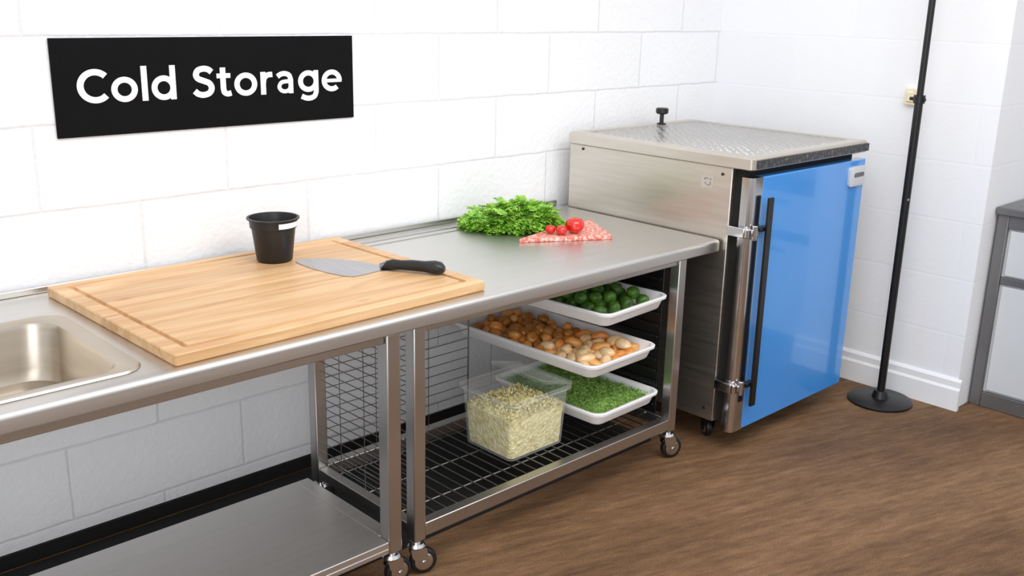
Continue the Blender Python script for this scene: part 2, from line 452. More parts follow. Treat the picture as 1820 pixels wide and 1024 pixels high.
# ------------------------------------------------------------------ rack cart
rc = empty("rack_cart", (2.44, 2.54, 0), "stainless steel wire rack cart on casters under the worktop", "cart")
LX, RX, FY, BY = 1.795, 3.10, 2.275, 2.83
for (x, y) in ((LX, FY), (LX, BY), (RX, FY), (RX, BY)):
    B().box(x-0.0225, x+0.0225, y-0.0225, y+0.0225, 0.125, 0.851).done("leg", M['steel_dark'], rc, bevel=0.004)
    caster(rc, x, y, 0.125, yaw=random.uniform(-0.5, 0.9) if x < 2 else -0.35)
for bx_ in ((LX+0.0225, RX-0.0225, FY-0.021, FY+0.019, 0.135, 0.182), (LX+0.0225, RX-0.0225, BY-0.019, BY+0.021, 0.135, 0.182),
            (LX-0.018, LX+0.018, FY+0.0225, BY-0.0225, 0.14, 0.18), (RX-0.018, RX+0.018, FY+0.0225, BY-0.0225, 0.14, 0.18),
            (LX+0.0225, RX-0.0225, FY-0.01, FY+0.012, 0.825, 0.851)):
    B().box(*bx_).done("rail", M['steel_dark'], rc, bevel=0.003)
b = B()
n = 27
for i in range(n):
    x = LX+0.045+(RX-LX-0.09)*i/(n-1)
    b.tube((x, FY+0.015, 0.181), (x, BY-0.015, 0.181), 0.0028, 6)
for y in (FY+0.10, (FY+BY)/2, BY-0.10):
    b.tube((LX+0.015, y, 0.176), (RX-0.015, y, 0.176), 0.003, 6)
b.done("wire_shelf", M['wire'], rc)
b = B()
for i in range(19):
    z = 0.210+i*0.034
    b.tube((LX, FY+0.02, z), (LX, BY-0.02, z), 0.0017, 6)
for j in range(3):
    y = FY+0.14+j*0.14
    b.tube((LX+0.003, y, 0.18), (LX+0.003, y, 0.85), 0.0016, 6)
b.done("side_panel", M['wire'], rc, label="open steel wire side panel")
b = B()
for i in range(16):
    z = 0.235+i*0.039
    b.tube((LX+0.02, BY, z), (2.50, BY, z), 0.0016, 6)
for j in range(2):
    x = LX+0.25+j*0.25
    b.tube((x, BY-0.003, 0.18), (x, BY-0.003, 0.85), 0.0016, 6)
b.tube((2.50, BY, 0.18), (2.50, BY, 0.85), 0.003, 8)
b.done("back_panel", M['wire'], rc, label="open steel wire back panel")
b = B(); b.box(RX-0.03, RX-0.024, FY+0.045, BY-0.03, 0.19, 0.84)
for i in range(13):
    z = 0.225+i*0.048
    b.box(RX-0.042, RX-0.03, FY+0.05, BY-0.035, z, z+0.012)
b.done("runner_panel", M['blackmetal'], rc, bevel=0.002, label="black ribbed tray runner panel")

# ------------------------------------------------------------------ trays
def tray(cx, cy, hx, hy, zr, rot, label):
    h = 0.055; t = 0.005
    b = B()
    b.loft([rrect(0, 0, hx-0.03, hy-0.03, 0.03, -h, 6), rrect(0, 0, hx-0.024, hy-0.024, 0.035, -h+0.006, 6),
            rrect(0, 0, hx-0.010, hy-0.010, 0.042, -0.010, 6), rrect(0, 0, hx-0.001, hy-0.001, 0.046, -0.012, 6),
            rrect(0, 0, hx, hy, 0.046, -0.003, 6), rrect(0, 0, hx-0.004, hy-0.004, 0.044, 0, 6),
            rrect(0, 0, hx-0.013, hy-0.013, 0.040, -0.001, 6), rrect(0, 0, hx-0.028, hy-0.028, 0.033, -h+0.011, 6),
            rrect(0, 0, hx-0.036, hy-0.036, 0.028, -h+t, 6)])
    b.xform(Matrix.Translation((cx, cy, zr)) @ Matrix.Rotation(rot, 4, 'Z'))
    return b.done("serving_tray", M['tray'], label=label, category="tray", group="white trays on the rack")
T1 = (2.830, 2.605, 0.205, 0.35, 0.712, math.radians(4))
T2 = (2.785, 2.645, 0.205, 0.385, 0.52, math.radians(2))
T3 = (2.855, 2.570, 0.20, 0.29, 0.305, math.radians(2))
tray(*T1, "white plastic tray of green sprouts, highest on the rack")
tray(*T2, "white plastic tray of roasted brown and orange vegetables")
tray(*T3, "white plastic tray of chopped green herbs, lowest on the rack")
for T in (T1, T2, T3):
    zb = T[4]-0.055-0.0035
    for y in (T[1]-0.2, T[1]+0.15):
        B().tube((RX-0.045, y, zb), (T[0]-0.12, y, zb), 0.0034, 8).done("support_rod", M['blackmetal'], rc, label="thin black tray support rod")

def scatter(T, gap, n1, z1, in1, n2, z2, in2):
    cx, cy, hx, hy, zr, rot = T
    base = []; tries = 0
    while len(base) < n1 and tries < 12000:
        tries += 1
        p = Vector((random.uniform(-hx+in1, hx-in1), random.uniform(-hy+in1, hy-in1), z1))
        if all((p-q).length > gap for q in base): base.append(p)
    top = []; tries = 0
    while len(top) < n2 and tries < 12000:
        tries += 1
        p = Vector((random.uniform(-hx+in2, hx-in2), random.uniform(-hy+in2, hy-in2), z2))
        near = sum(1 for q in base if (Vector((p.x, p.y))-Vector((q.x, q.y))).length < gap*0.9)
        if near >= 3 and all((p-q).length > gap for q in top): top.append(p)
    m = Matrix.Translation((cx, cy, zr)) @ Matrix.Rotation(rot, 4, 'Z')
    return [m @ p for p in base+top]

def proto(name, rx, ry, rz, jit, seed, material):
    b = B(); b.sphere((0, 0, 0), rx, ry, rz, 20, 13, jit, seed)
    return b.done(name, material, origin=(0, 0, 0))

def place(protos, pts, label, category, group, scl=(0.85, 1.15)):
    used = set()
    for i, p in enumerate(pts):
        k = random.randrange(len(protos))
        pr = protos[k]
        if k not in used:
            ob = pr; used.add(k)
        else:
            ob = pr.copy(); COL.objects.link(ob)
        ob.location = p
        ob.rotation_euler = (random.uniform(-0.25, 0.25), random.uniform(-0.25, 0.25), random.uniform(0, 6.28))
        s = random.uniform(*scl); ob.scale = (s, s, s)
        tag(ob, label, category, group=group)
    for k, pr in enumerate(protos):
        if k not in used: bpy.data.objects.remove(pr)

pts = scatter(T1, 0.052, 54, -0.0235, 0.066, 26, 0.008, 0.080)
place([proto("brussels_sprout", 0.0265, 0.0255, 0.025, 0.12, s, M['sprout']) for s in (1, 5, 9)], pts,
      "round green brussels sprout in a white tray", "vegetable", "brussels sprouts in the tray", (0.95, 1.05))
pts = scatter(T2, 0.043, 88, -0.0305, 0.060, 50, -0.008, 0.076)
back = [p for p in pts if p.y > 2.60]; front = [p for p in pts if p.y <= 2.60]
place([proto("roast_potato", 0.027, 0.022, 0.019, 0.22, s, M['brown']) for s in (2, 6)] + [proto("roast_potato", 0.025, 0.021, 0.018, 0.22, 3, M['orange'])], back,
      "small golden brown roast potato in a white tray", "vegetable", "roast potatoes in the tray")
place([proto("butter_bean", 0.034, 0.021, 0.018, 0.2, s, M[mm]) for s, mm in ((2, 'orange'), (6, 'cream_food'), (8, 'orange'), (11, 'cream_food'))], front,
      "plump pale orange butter bean in a white tray", "bean", "butter beans in the tray", (0.98, 1.2))

def flakes(b, pts, size):
    for p in pts:
        a = Vector((random.gauss(0, 1), random.gauss(0, 1), random.gauss(0, 1))).normalized()
        c = a.orthogonal().normalized()
        d = a.cross(c)
        s = size*random.uniform(0.6, 1.3)
        n = len(b.v)
        b.v += [p+c*s, p+d*s*0.5, p-c*s, p-d*s*0.5+a*s*0.4]
        b.f.append([n, n+1, n+2, n+3])

b = B()
cx, cy, hx, hy, zr, rot = T3
m = Matrix.Translation((cx, cy, zr)) @ Matrix.Rotation(rot, 4, 'Z')
rings = [rrect(0, 0, hx-0.038, hy-0.038, 0.028, -0.0495, 6), rrect(0, 0, hx-0.036, hy-0.036, 0.03, -0.025, 6)]
for k in (0.8, 0.6, 0.4, 0.2, 0.05):
    rg = rrect(0, 0, (hx-0.05)*k, (hy-0.05)*k, 0.03*k, -0.012+0.014*(1-k), 6)
    for p in rg: p.z += 0.008*noise.noise(p*25)
    rings.append(rg)
b.loft(rings)
fp = []
for i in range(6500):
    x = random.uniform(-1, 1); y = random.uniform(-1, 1)
    k = max(abs(x), abs(y))
    fp.append(Vector((x*(hx-0.040), y*(hy-0.040), -0.016+0.018*(1-k)+random.uniform(-0.004, 0.007))))
flakes(b, fp, 0.0045)
b.xform(m).done("chopped_herbs", M['herb'], smooth=False, label="heap of finely chopped green herbs in a white tray", category="herbs", kind="stuff")

# ------------------------------------------------------------------ food container
ccx, ccy = 2.460, 2.515; zb = 0.1842
fc = empty("food_container", (ccx, ccy, 0.184), "open clear plastic food container holding cooked grain", "container")
b = B()
b.loft([rrect(ccx, ccy, 0.137, 0.125, 0.022, zb), rrect(ccx, ccy, 0.139, 0.127, 0.024, zb+0.005), rrect(ccx, ccy, 0.152, 0.14, 0.028, zb+0.222),
        rrect(ccx, ccy, 0.164, 0.152, 0.03, zb+0.222), rrect(ccx, ccy, 0.164, 0.152, 0.03, zb+0.234), rrect(ccx, ccy, 0.151, 0.139, 0.028, zb+0.234)], True, False)
b.done("tub", M['clear'], fc)
b = B()
lw, ld = 0.085, 0.146
b.loft([rrect(0, 0, lw, ld, 0.02, -0.010), rrect(0, 0, lw+0.002, ld+0.002, 0.022, 0), rrect(0, 0, lw-0.006, ld-0.006, 0.02, 0.002), rrect(0, 0, lw-0.012, ld-0.012, 0.02, -0.001)], False, True)
b.xform(Matrix.Translation((ccx+0.083, ccy, zb+0.264)) @ Matrix.Rotation(math.radians(14), 4, 'Y'))
b.done("lid", M['clear'], fc, label="tilted clear hinged lid")
b = B()
rings = []
def grain_r(f): return rrect(ccx, ccy, 0.134+0.0085*f, 0.122+0.0085*f, 0.022, zb+0.0065+f*0.15, 10)
NR = 22
for k in range(NR):
    f = k/(NR-1)
    rg = grain_r(f)
    for p in rg:
        d = (p-Vector((ccx, ccy, p.z))).normalized()
        p -= d*0.004*(0.5+0.5*noise.noise(p*60))
    rings.append(rg)
for k in (0.9, 0.8, 0.65, 0.5, 0.35, 0.2, 0.05):
    rg = rrect(ccx, ccy, 0.1405*k, 0.1285*k, 0.022*k, zb+0.158+0.008*(1-k), 10)
    for p in rg: p.z += 0.022*noise.noise(p*22)
    rings.append(rg)
b.loft(rings)
fp = [Vector((ccx+random.uniform(-0.132, 0.132), ccy+random.uniform(-0.12, 0.12), zb+0.161+random.uniform(-0.004, 0.012))) for i in range(2600)]
flakes(b, fp, 0.0065)
b.done("cooked_grain", M['grain'], label="pale yellow cooked grain filling the clear container", category="grain", kind="stuff")

# ------------------------------------------------------------------ cutting board
b = B()
bx, by, bhx, bhy = 1.555, 2.69, 0.532, 0.41
zt = 0.932
b.loft([rrect(0, 0, bhx-0.003, bhy-0.003, 0.006, ZT+0.0005, 3), rrect(0, 0, bhx, bhy, 0.008, ZT+0.004, 3), rrect(0, 0, bhx, bhy, 0.008, zt-0.003, 3),
        rrect(0, 0, bhx-0.003, bhy-0.003, 0.006, zt, 3), rrect(0, 0, bhx-0.045, bhy-0.035, 0.012, zt, 3), rrect(0, 0, bhx-0.047, bhy-0.037, 0.012, zt-0.008, 3),
        rrect(0, 0, bhx-0.060, bhy-0.048, 0.012, zt-0.008, 3), rrect(0, 0, bhx-0.062, bhy-0.050, 0.012, zt, 3)])
b.xform(Matrix.Translation((bx, by, 0)) @ Matrix.Rotation(0.020, 4, 'Z'))
b.done("cutting_board", M['wood'], label="large light maple cutting board with a juice groove", category="cutting board")

# ------------------------------------------------------------------ black tub
tb = empty("plastic_pot", (1.715, 2.94, zt), "small black plastic pot with flared rim on the cutting board", "pot")
px, py = 1.715, 2.94
b = B()
H = 0.150
b.loft([circ(px, py, 0.056, zt+0.0005, 40), circ(px, py, 0.060, zt+0.006, 40), circ(px, py, 0.073, zt+H-0.035, 40), circ(px, py, 0.078, zt+H-0.033, 40), circ(px, py, 0.080, zt+H-0.006, 40), circ(px, py, 0.088, zt+H-0.004, 40),
        circ(px, py, 0.088, zt+H, 40), circ(px, py, 0.080, zt+H+0.001, 40), circ(px, py, 0.072, zt+H-0.03, 40), circ(px, py, 0.056, zt+0.008, 40)])
b.done("pot_body", M['black'], tb)
b = B()
n = 12; a0, a1 = math.radians(-108), math.radians(-18)
r1 = 0.0792
ring = lambda z, r: [Vector((px+r*math.cos(a0+(a1-a0)*i/n), py+r*math.sin(a0+(a1-a0)*i/n), z)) for i in range(n+1)]
zz = zt+H-0.028
b.loft([ring(zz, r1+0.0012), ring(zz+0.018, r1+0.0022)], False, False, closed=False)
b.done("label_band", M['white'], tb, label="white paper label strip")

# ------------------------------------------------------------------ knife
tip = Vector((1.762, 2.880, zt)); end = Vector((2.036, 2.432, zt))
ax = (end-tip).normalized(); pe = Vector((-ax.y, ax.x, 0))
if pe.dot(Vector((0.67, 0.69, 0))) < 0: pe = -pe
kn = empty("kitchen_knife", tuple((tip+end)/2), "wide-bladed kitchen knife with black handle on the cutting board", "knife")
up = [(0.0, 0.0), (0.006, 0.014), (0.03, 0.034), (0.07, 0.054), (0.13, 0.066), (0.2, 0.062), (0.27, 0.044), (0.315, 0.022), (0.345, 0.010)]
dn = [(0.003, -0.010), (0.03, -0.034), (0.09, -0.072), (0.16, -0.104), (0.23, -0.124), (0.262, -0.122), (0.285, -0.088), (0.31, -0.030), (0.345, -0.010)]
outl = up+dn[::-1]
b = B()
lo = [tip+ax*s+pe*w+Vector((0, 0, 0.0008)) for s, w in outl]
hi = [tip+ax*s+pe*w+Vector((0, 0, 0.0035 if w > -0.0 else 0.0022)) for s, w in outl]
b.loft([lo, hi]).done("blade", M['blade'], kn, smooth=False)
b = B()
rings = []
for s, w, h, zc in ((0.315, 0.012, 0.010, 0.011), (0.33, 0.018, 0.015, 0.017), (0.35, 0.023, 0.018, 0.020), (0.38, 0.019, 0.016, 0.021), (0.42, 0.021, 0.018, 0.023), (0.46, 0.021, 0.018, 0.023), (0.495, 0.027, 0.022, 0.0235), (0.517, 0.025, 0.020, 0.022), (0.529, 0.012, 0.011, 0.020)):
    c = tip+ax*s+Vector((0, 0, zc))
    rings.append([c+pe*w*math.cos(2*math.pi*i/18)+Vector((0, 0, h*math.sin(2*math.pi*i/18))) for i in range(18)])
b.loft(rings).done("handle", M['black'], kn)
b = B()
c = tip+ax*0.306
b.tube(c+Vector((0, 0, 0.0115)), tip+ax*0.33+Vector((0, 0, 0.016)), 0.0100, 14, 0.0158)
b.done("bolster", M['blade'], kn)

# ------------------------------------------------------------------ meat slab, tomatoes, greens
MT = 0.0165
A = Vector((2.640, 2.695, 0)); Bp = Vector((2.970, 2.510, 0)); C = Vector((3.13, 2.77, 0)); D = Vector((2.83, 2.74, 0))
b = B()
poly = []
for p, q in ((A, Bp), (Bp, C), (C, D), (D, A)):
    for i in range(12):
        v = p.lerp(q, i/12); v = v+Vector((0.004*noise.noise(v*30), 0.004*noise.noise(v*30+Vector((9, 0, 0))), 0)); poly.append(v)
cen = (A+Bp+C+D)/4
def pr(k, z): return [cen+(p-cen)*k+Vector((0, 0, z)) for p in poly]
b.loft([pr(0.99, ZT+0.001), pr(1.0, ZT+0.004), pr(1.0, ZT+MT-0.004), pr(0.99, ZT+MT-0.0005), pr(0.6, ZT+MT), pr(0.2, ZT+MT)])
b.done("cured_meat", M['meat'], label="flat slab of pale pink marbled cured meat on the worktop", category="meat")

def tomato(x, y, r, label):
    zb_ = ZT+MT+0.0002
    e = empty("tomato", (x, y, zb_), label, "tomato", group="tomatoes on the meat slab")
    b = B()
    rings = []
    n = 24
    for j in range(17):
        ph = math.pi*j/16*0.996+0.006
        k = r*math.sin(ph); z = -r*0.88*math.cos(ph)
        if j > 12: z -= r*0.16*((j-12)/4)**2
        rings.append([Vector((x+k*math.cos(2*math.pi*i/n)*(1+0.02*math.cos(5*2*math.pi*i/n)), y+k*math.sin(2*math.pi*i/n), zb_+r*0.88+z)) for i in range(n)])
    b.loft(rings).done("tomato_body", M['tomato'], e)
    b = B()
    zt_ = zb_+r*1.62
    b.tube((x, y, zt_), (x+0.002, y, zt_+r*0.3), r*0.06, 8)
    for i in range(5):
        a = i*1.256
        d = Vector((math.cos(a), math.sin(a), 0)); s = Vector((-d.y, d.x, 0))
        c = Vector((x, y, zt_+r*0.05)); n_ = len(b.v)
        b.v += [c+s*r*0.07, c-s*r*0.07, c+d*r*0.35+Vector((0, 0, r*0.02))]
        b.f.append([n_, n_+1, n_+2])
    b.done("tomato_stem", M['leaf'], e)
tomato(2.880, 2.630, 0.038, "larger glossy red tomato resting on the meat slab")
tomato(2.815, 2.640, 0.023, "small red cherry tomato beside the larger tomato")
tomato(2.795, 2.682, 0.021, "small red cherry tomato beside the greens")

def leaf(b, st, base, yaw, pitch, L, Wd, curl, roll):
    m = Matrix.Translation(base) @ Matrix.Rotation(yaw, 4, 'Z') @ Matrix.Rotation(-pitch, 4, 'Y') @ Matrix.Rotation(roll, 4, 'X')
    nl = 5
    def mid(s): return Vector((L*s, 0, -curl*L*s*s))
    n = len(b.v)
    for i in range(13):
        s = 0.3+0.7*i/12
        w = Wd*0.15*math.sin(math.pi*min(1, 0.12+0.88*i/12))+0.001
        p = mid(s)
        b.v += [m @ (p+Vector((0, w, 0.001))), m @ (p-Vector((0, w, -0.001)))]
    for i in range(12):
        a = n+2*i
        b.f.append([a, a+1, a+3, a+2])
    for i in range(nl):
        s = 0.34+0.56*i/(nl-1)
        ll = Wd*(0.75+0.5*math.sin(math.pi*(i+0.6)/nl))
        for sd in (1, -1):
            p0 = mid(s-0.06); p1 = mid(s+0.06)
            zz_ = 0.35*random.uniform(-1, 1)
            d = Vector((0.6, sd*1.0, 0.18+zz_)).normalized()
            c1 = (p0+p1)/2+d*ll*0.6
            k = len(b.v)
            b.v += [m @ p0, m @ p1, m @ (c1+Vector((ll*0.30, 0, 0.002))), m @ (c1-Vector((ll*0.26, 0, -0.002))), m @ ((p0+p1)/2+d*ll*1.0+Vector((ll*0.1, 0, -0.003)))]
            b.f += [[k, k+1, k+2, k+3], [k+3, k+2, k+4]]
    p = mid(0.96); k = len(b.v)
    b.v += [m @ p, m @ (p+Vector((Wd*0.5, Wd*0.45, 0))), m @ (p+Vector((Wd*1.1, 0, -0.004))), m @ (p+Vector((Wd*0.5, -Wd*0.45, 0)))]
    b.f.append([k, k+1, k+2, k+3])
    st.tube(m @ Vector((-L*0.15, 0, 0)), m @ mid(0.42), 0.0014, 5, 0.0009)
b = B(); st = B()
gc = Vector((2.80, 2.905, ZT)); gr = Vector((0.7232, -0.6901, 0)).normalized(); gd = Vector((0.6901, 0.7232, 0)).normalized()
for i in range(1050):
    u = random.uniform(-1, 1); v = random.uniform(-1, 1)
    if u*u+v*v > 1: continue
    hmax = 0.096*(1-u*u)**0.45*(1-v*v)**0.5*(0.72 if u < -0.3 else 1)
    h = hmax*random.uniform(0.15, 1.0)
    p = gc+gr*u*0.190+gd*v*0.110+Vector((0, 0, 0.010+h))
    q = gr*u*0.190+gd*v*0.10
    yaw = math.atan2(q.y, q.x)+random.uniform(-1.3, 1.3)
    L = random.uniform(0.05, 0.085)
    pit = random.uniform(-0.4, 0.6) if h > 0.04 else random.uniform(-0.05, 0.2)
    p = p-Vector((math.cos(yaw), math.sin(yaw), 0))*L*0.5
    leaf(b, st, p, yaw, pit, L, random.uniform(0.015, 0.024), random.uniform(0.1, 0.5), random.uniform(-0.6, 0.6))
for bb in (b, st):
    for v in bb.v:
        v.z = max(v.z, ZT+0.002)
        if v.y > 3.12: v.y = 3.12
ge = empty("salad_greens", (gc.x, gc.y, ZT), "loose pile of bright green feathery salad leaves on the worktop", "greens", kind="stuff")
b.done("leaves", M['leaf'], ge, smooth=False)
st.done("stems", M['stem'], ge, label="thin pale green stems")

# ------------------------------------------------------------------ refrigerator
fx0, fx1 = 3.32, 4.185
fr = empty("refrigerator", (3.75, 2.62, 0), "undercounter stainless refrigerator with a bright blue door", "refrigerator")
B().box(fx0, fx1, 2.21, 3.08, 0.12, 1.190).done("body", M['steel_side'], fr, bevel=0.004)
b = B()
tcx, tcy, thx, thy = 3.755, 2.595, 0.455, 0.485
b.loft([rrect(tcx, tcy, thx-0.006, thy-0.006, 0.012, 1.1905, 5), rrect(tcx, tcy, thx, thy, 0.018, 1.195, 5), rrect(tcx, tcy, thx, thy, 0.018, 1.234, 5), rrect(tcx, tcy, thx-0.008, thy-0.008, 0.016, 1.242, 5),
        rrect(tcx, tcy, thx-0.055, thy-0.055, 0.03, 1.243, 5), rrect(tcx, tcy, thx-0.062, thy-0.062, 0.03, 1.237, 5)])
tp = b.done("top_panel", M['steel_side'], fr)
b = B(); b.loft([rrect(tcx, tcy, thx-0.064, thy-0.064, 0.03, 1.2372), rrect(tcx, tcy, thx-0.068, thy-0.068, 0.03, 1.2405)])
b.done("textured_inset", M['diamond'], tp, label="quilted reflective steel inset")
b = B(); b.box(tcx-thx+0.03, tcx+thx-0.004, 2.1060, 2.1095, 1.197, 1.230)
b.done("front_trim", M['speckle'], tp, label="grey speckled front trim strip")
B().box(fx0+0.02, fx1-0.01, 2.165, 2.209, 0.125, 1.188).done("door_seal", M['rubber'], fr)
dr = B().box(3.398, 4.215, 2.118, 2.166, 0.095, 1.160).done("door", M['blue'], fr, bevel=0.005, seg=3, label="glossy bright blue door panel")
b = B()
pr_ = []
for i in range(9):
    a = math.radians(90 + 90*i/8)
    pr_.append((3.345+0.022*math.cos(a), 2.14-0.022*math.sin(a)))
prof = [(3.3975, 2.166), (3.323, 2.166)] + [(x, y) for x, y in pr_[::-1]] + [(3.3975, 2.118)]
b.loft([[Vector((x, y, 0.095)) for x, y in prof], [Vector((x, y, 1.160)) for x, y in prof]])
b.done("door_edge", M['chrome'], dr, label="polished steel door edge strip")
b = B()
hz0, hz1 = 0.205, 1.08
b.box(3.400, 3.432, 2.082, 2.094, hz0, hz1)
for z in (0.30, 0.955):
    b.box(3.376, 3.428, 2.094, 2.119, z-0.009, z+0.009)
b.done("handle", M['blackmetal'], dr, bevel=0.0015, label="long black vertical bar handle")
for z in (0.295, 0.945):
    b = B()
    b.box(3.302, 3.324, 2.125, 2.205, z-0.020, z+0.020)
    b.tube((3.345, 2.104, z-0.030), (3.345, 2.104, z+0.030), 0.011, 14)
    b.box(3.325, 3.375, 2.102, 2.119, z-0.014, z+0.014)
    b.tube((3.312, 2.117, z-0.018), (3.312, 2.117, z+0.018), 0.010, 12)
    b.done("hinge", M['chrome'], fr, bevel=0.003, label="chrome door hinge")
b = B()
b.loft([[Vector((p.x, 2.118, p.y)) for p in rrect(4.135, 1.090, 0.066, 0.044, 0.014, 0)], [Vector((p.x, 2.108, p.y)) for p in rrect(4.135, 1.090, 0.066, 0.044, 0.014, 0)],
        [Vector((p.x, 2.106, p.y)) for p in rrect(4.135, 1.090, 0.062, 0.040, 0.012, 0)]])
bd = b.done("latch_plate", M['plate'], dr, label="silver latch plate with dark slot")
b = B()
b.loft([[Vector((p.x, 2.1062, p.y)) for p in rrect(4.145, 1.096, 0.042, 0.010, 0.006, 0)], [Vector((p.x, 2.1035, p.y)) for p in rrect(4.145, 1.096, 0.040, 0.009, 0.006, 0)]])
b.done("slot", M['grey'], bd)
b = B()
sy, sz = 2.325, 1.122
b.loft([[Vector((3.3199, p.x, p.y)) for p in rrect(sy, sz, 0.030, 0.026, 0.008, 0)], [Vector((3.3190, p.x, p.y)) for p in rrect(sy, sz, 0.030, 0.026, 0.008, 0)]])
M['sticker'] = mat("silver_sticker", (186, 180, 170), (180, 174, 164), rough=0.45)
st_ = b.done("sticker", M['sticker'], fr, label="small faint silver emblem sticker")
b = B()
for (y0, y1, z0, z1) in ((-0.004, 0.014, 0.011, 0.014), (0.012, 0.015, 0.004, 0.012), (-0.016, -0.012, -0.010, 0.000), (-0.016, 0.004, -0.015, -0.012), (-0.018, -0.012, 0.008, 0.013), (0.006, 0.012, -0.010, -0.005)):
    b.box(3.3183, 3.3188, sy+y0, sy+y1, sz+z0, sz+z1)
b.done("sticker_mark", M['mark'], st_)
for (y, z) in ((2.255, 1.160), (3.0, 1.172), (2.255, 0.17)):
    B().tube((3.3198, y, z), (3.3165, y, z), 0.006, 12).done("rivet", M['black'], fr)
b = B(); kx, ky = 3.87, 3.0
b.loft([circ(kx, ky, 0.022, 1.2436, 20), circ(kx, ky, 0.022, 1.250, 20), circ(kx, ky, 0.010, 1.252, 20), circ(kx, ky, 0.010, 1.292, 20), circ(kx, ky, 0.024, 1.294, 20),
        circ(kx, ky, 0.030, 1.300, 20), circ(kx, ky, 0.030, 1.318, 20), circ(kx, ky, 0.026, 1.322, 20)])
b.done("knob", M['black'], fr, label="black knob on a short stem")
for (x, y) in ((3.40, 2.28), (4.08, 2.28), (3.40, 3.0), (4.08, 3.0)):
    caster(fr, x, y, 0.12, yaw=0.9 if x < 4 else 0.3, r=0.044, steel='blackmetal')

# ------------------------------------------------------------------ sign with geometric lettering
sg = empty("wall_sign", (1.663, 3.165, 1.364), "black rectangular wall sign with white lettering Cold Storage", "sign")
B().box(1.12, 2.206, 3.161, 3.1695, 1.364, 1.662).done("sign_board", M['sign'], sg, bevel=0.001)

def cat(pts, sub=8):
    P = [Vector((p[0], p[1])) for p in pts]
    P = [P[0]*2-P[1]]+P+[P[-1]*2-P[-2]]
    out = []
    for i in range(1, len(P)-2):
        for k in range(sub):
            t = k/sub
            out.append(0.5*((2*P[i])+(-P[i-1]+P[i+1])*t+(2*P[i-1]-5*P[i]+4*P[i+1]-P[i+2])*t*t+(-P[i-1]+3*P[i]-3*P[i+1]+P[i+2])*t**3))
    out.append(P[-2]); return out
def arc(cx, cy, rx, ry, a0, a1, n=36):
    return [Vector((cx+rx*math.cos(math.radians(a0+(a1-a0)*i/n)), cy+ry*math.sin(math.radians(a0+(a1-a0)*i/n)))) for i in range(n+1)]
V2 = lambda *p: [Vector(q) for q in p]
h_ = 0.088
GL = {
 'C': (0.88, [arc(0.50, 0.50, 0.405, 0.410, 44, 316)], [1.05]),
 'o': (0.80, [arc(0.40, 0.37, 0.290, 0.290, 0, 360)], [1]),
 'l': (0.30, [V2((0.15, 0), (0.15, 1.05))], [1]),
 'd': (0.82, [arc(0.385, 0.37, 0.280, 0.290, 0, 360), V2((0.665, 0), (0.665, 1.05))], [1, 1]),
 'S': (0.72, [cat([(0.62, 0.80), (0.51, 0.885), (0.36, 0.91), (0.20, 0.86), (0.135, 0.72), (0.20, 0.60), (0.36, 0.53), (0.53, 0.45), (0.60, 0.30), (0.53, 0.15), (0.36, 0.09), (0.19, 0.12), (0.07, 0.22)])], [1.05]),
 't': (0.52, [V2((0.22, 0.93), (0.22, 0.28))+cat([(0.22, 0.27), (0.25, 0.14), (0.35, 0.088), (0.47, 0.11)]), V2((0.02, 0.67), (0.46, 0.67))], [1, 0.85]),
 'r': (0.52, [V2((0.15, 0), (0.15, 0.745)), cat([(0.15, 0.36), (0.19, 0.54), (0.31, 0.64), (0.47, 0.655)])], [1, 1]),
 'a': (0.76, [cat([(0.09, 0.575), (0.20, 0.645), (0.34, 0.668), (0.49, 0.61), (0.55, 0.46)])+V2((0.55, 0.0)),
              cat([(0.55, 0.40), (0.38, 0.405), (0.22, 0.37), (0.145, 0.235), (0.21, 0.115), (0.34, 0.072), (0.47, 0.115), (0.55, 0.24)])], [0.95, 0.75]),
 'g': (0.82, [arc(0.385, 0.38, 0.280, 0.280, 0, 360), V2((0.665, 0.745), (0.665, 0.05))+cat([(0.66, 0.0), (0.60, -0.13), (0.46, -0.195), (0.30, -0.19), (0.13, -0.12)])], [1, 1]),
 'e': (0.78, [arc(0.40, 0.37, 0.290, 0.290, -4, 312), V2((0.13, 0.37), (0.765, 0.37))], [1, 0.68]),
}
def ribbon(verts, faces, path, hw, ox, y):
    n = len(verts); P = path; N = len(P)
    for i, p in enumerate(P):
        if i == 0: d = P[1]-P[0]
        elif i == N-1: d = P[-1]-P[-2]
        else: d = (P[i]-P[i-1]).normalized()+(P[i+1]-P[i]).normalized()
        if (P[0]-P[-1]).length < 1e-4 and i in (0, N-1): d = (P[1]-P[0]).normalized()+(P[-1]-P[-2]).normalized()
        d = d.normalized(); nn = Vector((-d.y, d.x))
        for s in (1, -1):
            q = p+nn*hw*s
            verts.append((q.x+ox, y, q.y))
    for i in range(N-1):
        a = n+2*i
        faces.append([a, a+1, a+3, a+2])
for word, xa, xb in (("Cold", 1.190, 1.509), ("Storage", 1.566, 2.155)):
    vs = []; fs = []; ox = 0; k = 0
    for ch in word:
        adv, paths, ws = GL[ch]
        for p, wf in zip(paths, ws):
            ribbon(vs, fs, p, h_*wf, ox, -0.00003*k); k += 1
        ox += adv+0.03
    x0 = min(v[0] for v in vs); x1 = max(v[0] for v in vs)
    sx = (xb-xa)/(x1-x0); szz = 0.104
    me = bpy.data.meshes.new("lettering")
    me.from_pydata([((v[0]-x0)*sx, v[1], v[2]*szz) for v in vs], [], fs)
    me.materials.append(M['white'])
    lt = bpy.data.objects.new("lettering", me); COL.objects.link(lt)
    lt.parent = sg; lt.location = Vector((xa, 3.1604, 1.465))-W[sg]
    lt["label"] = "white bold word " + word

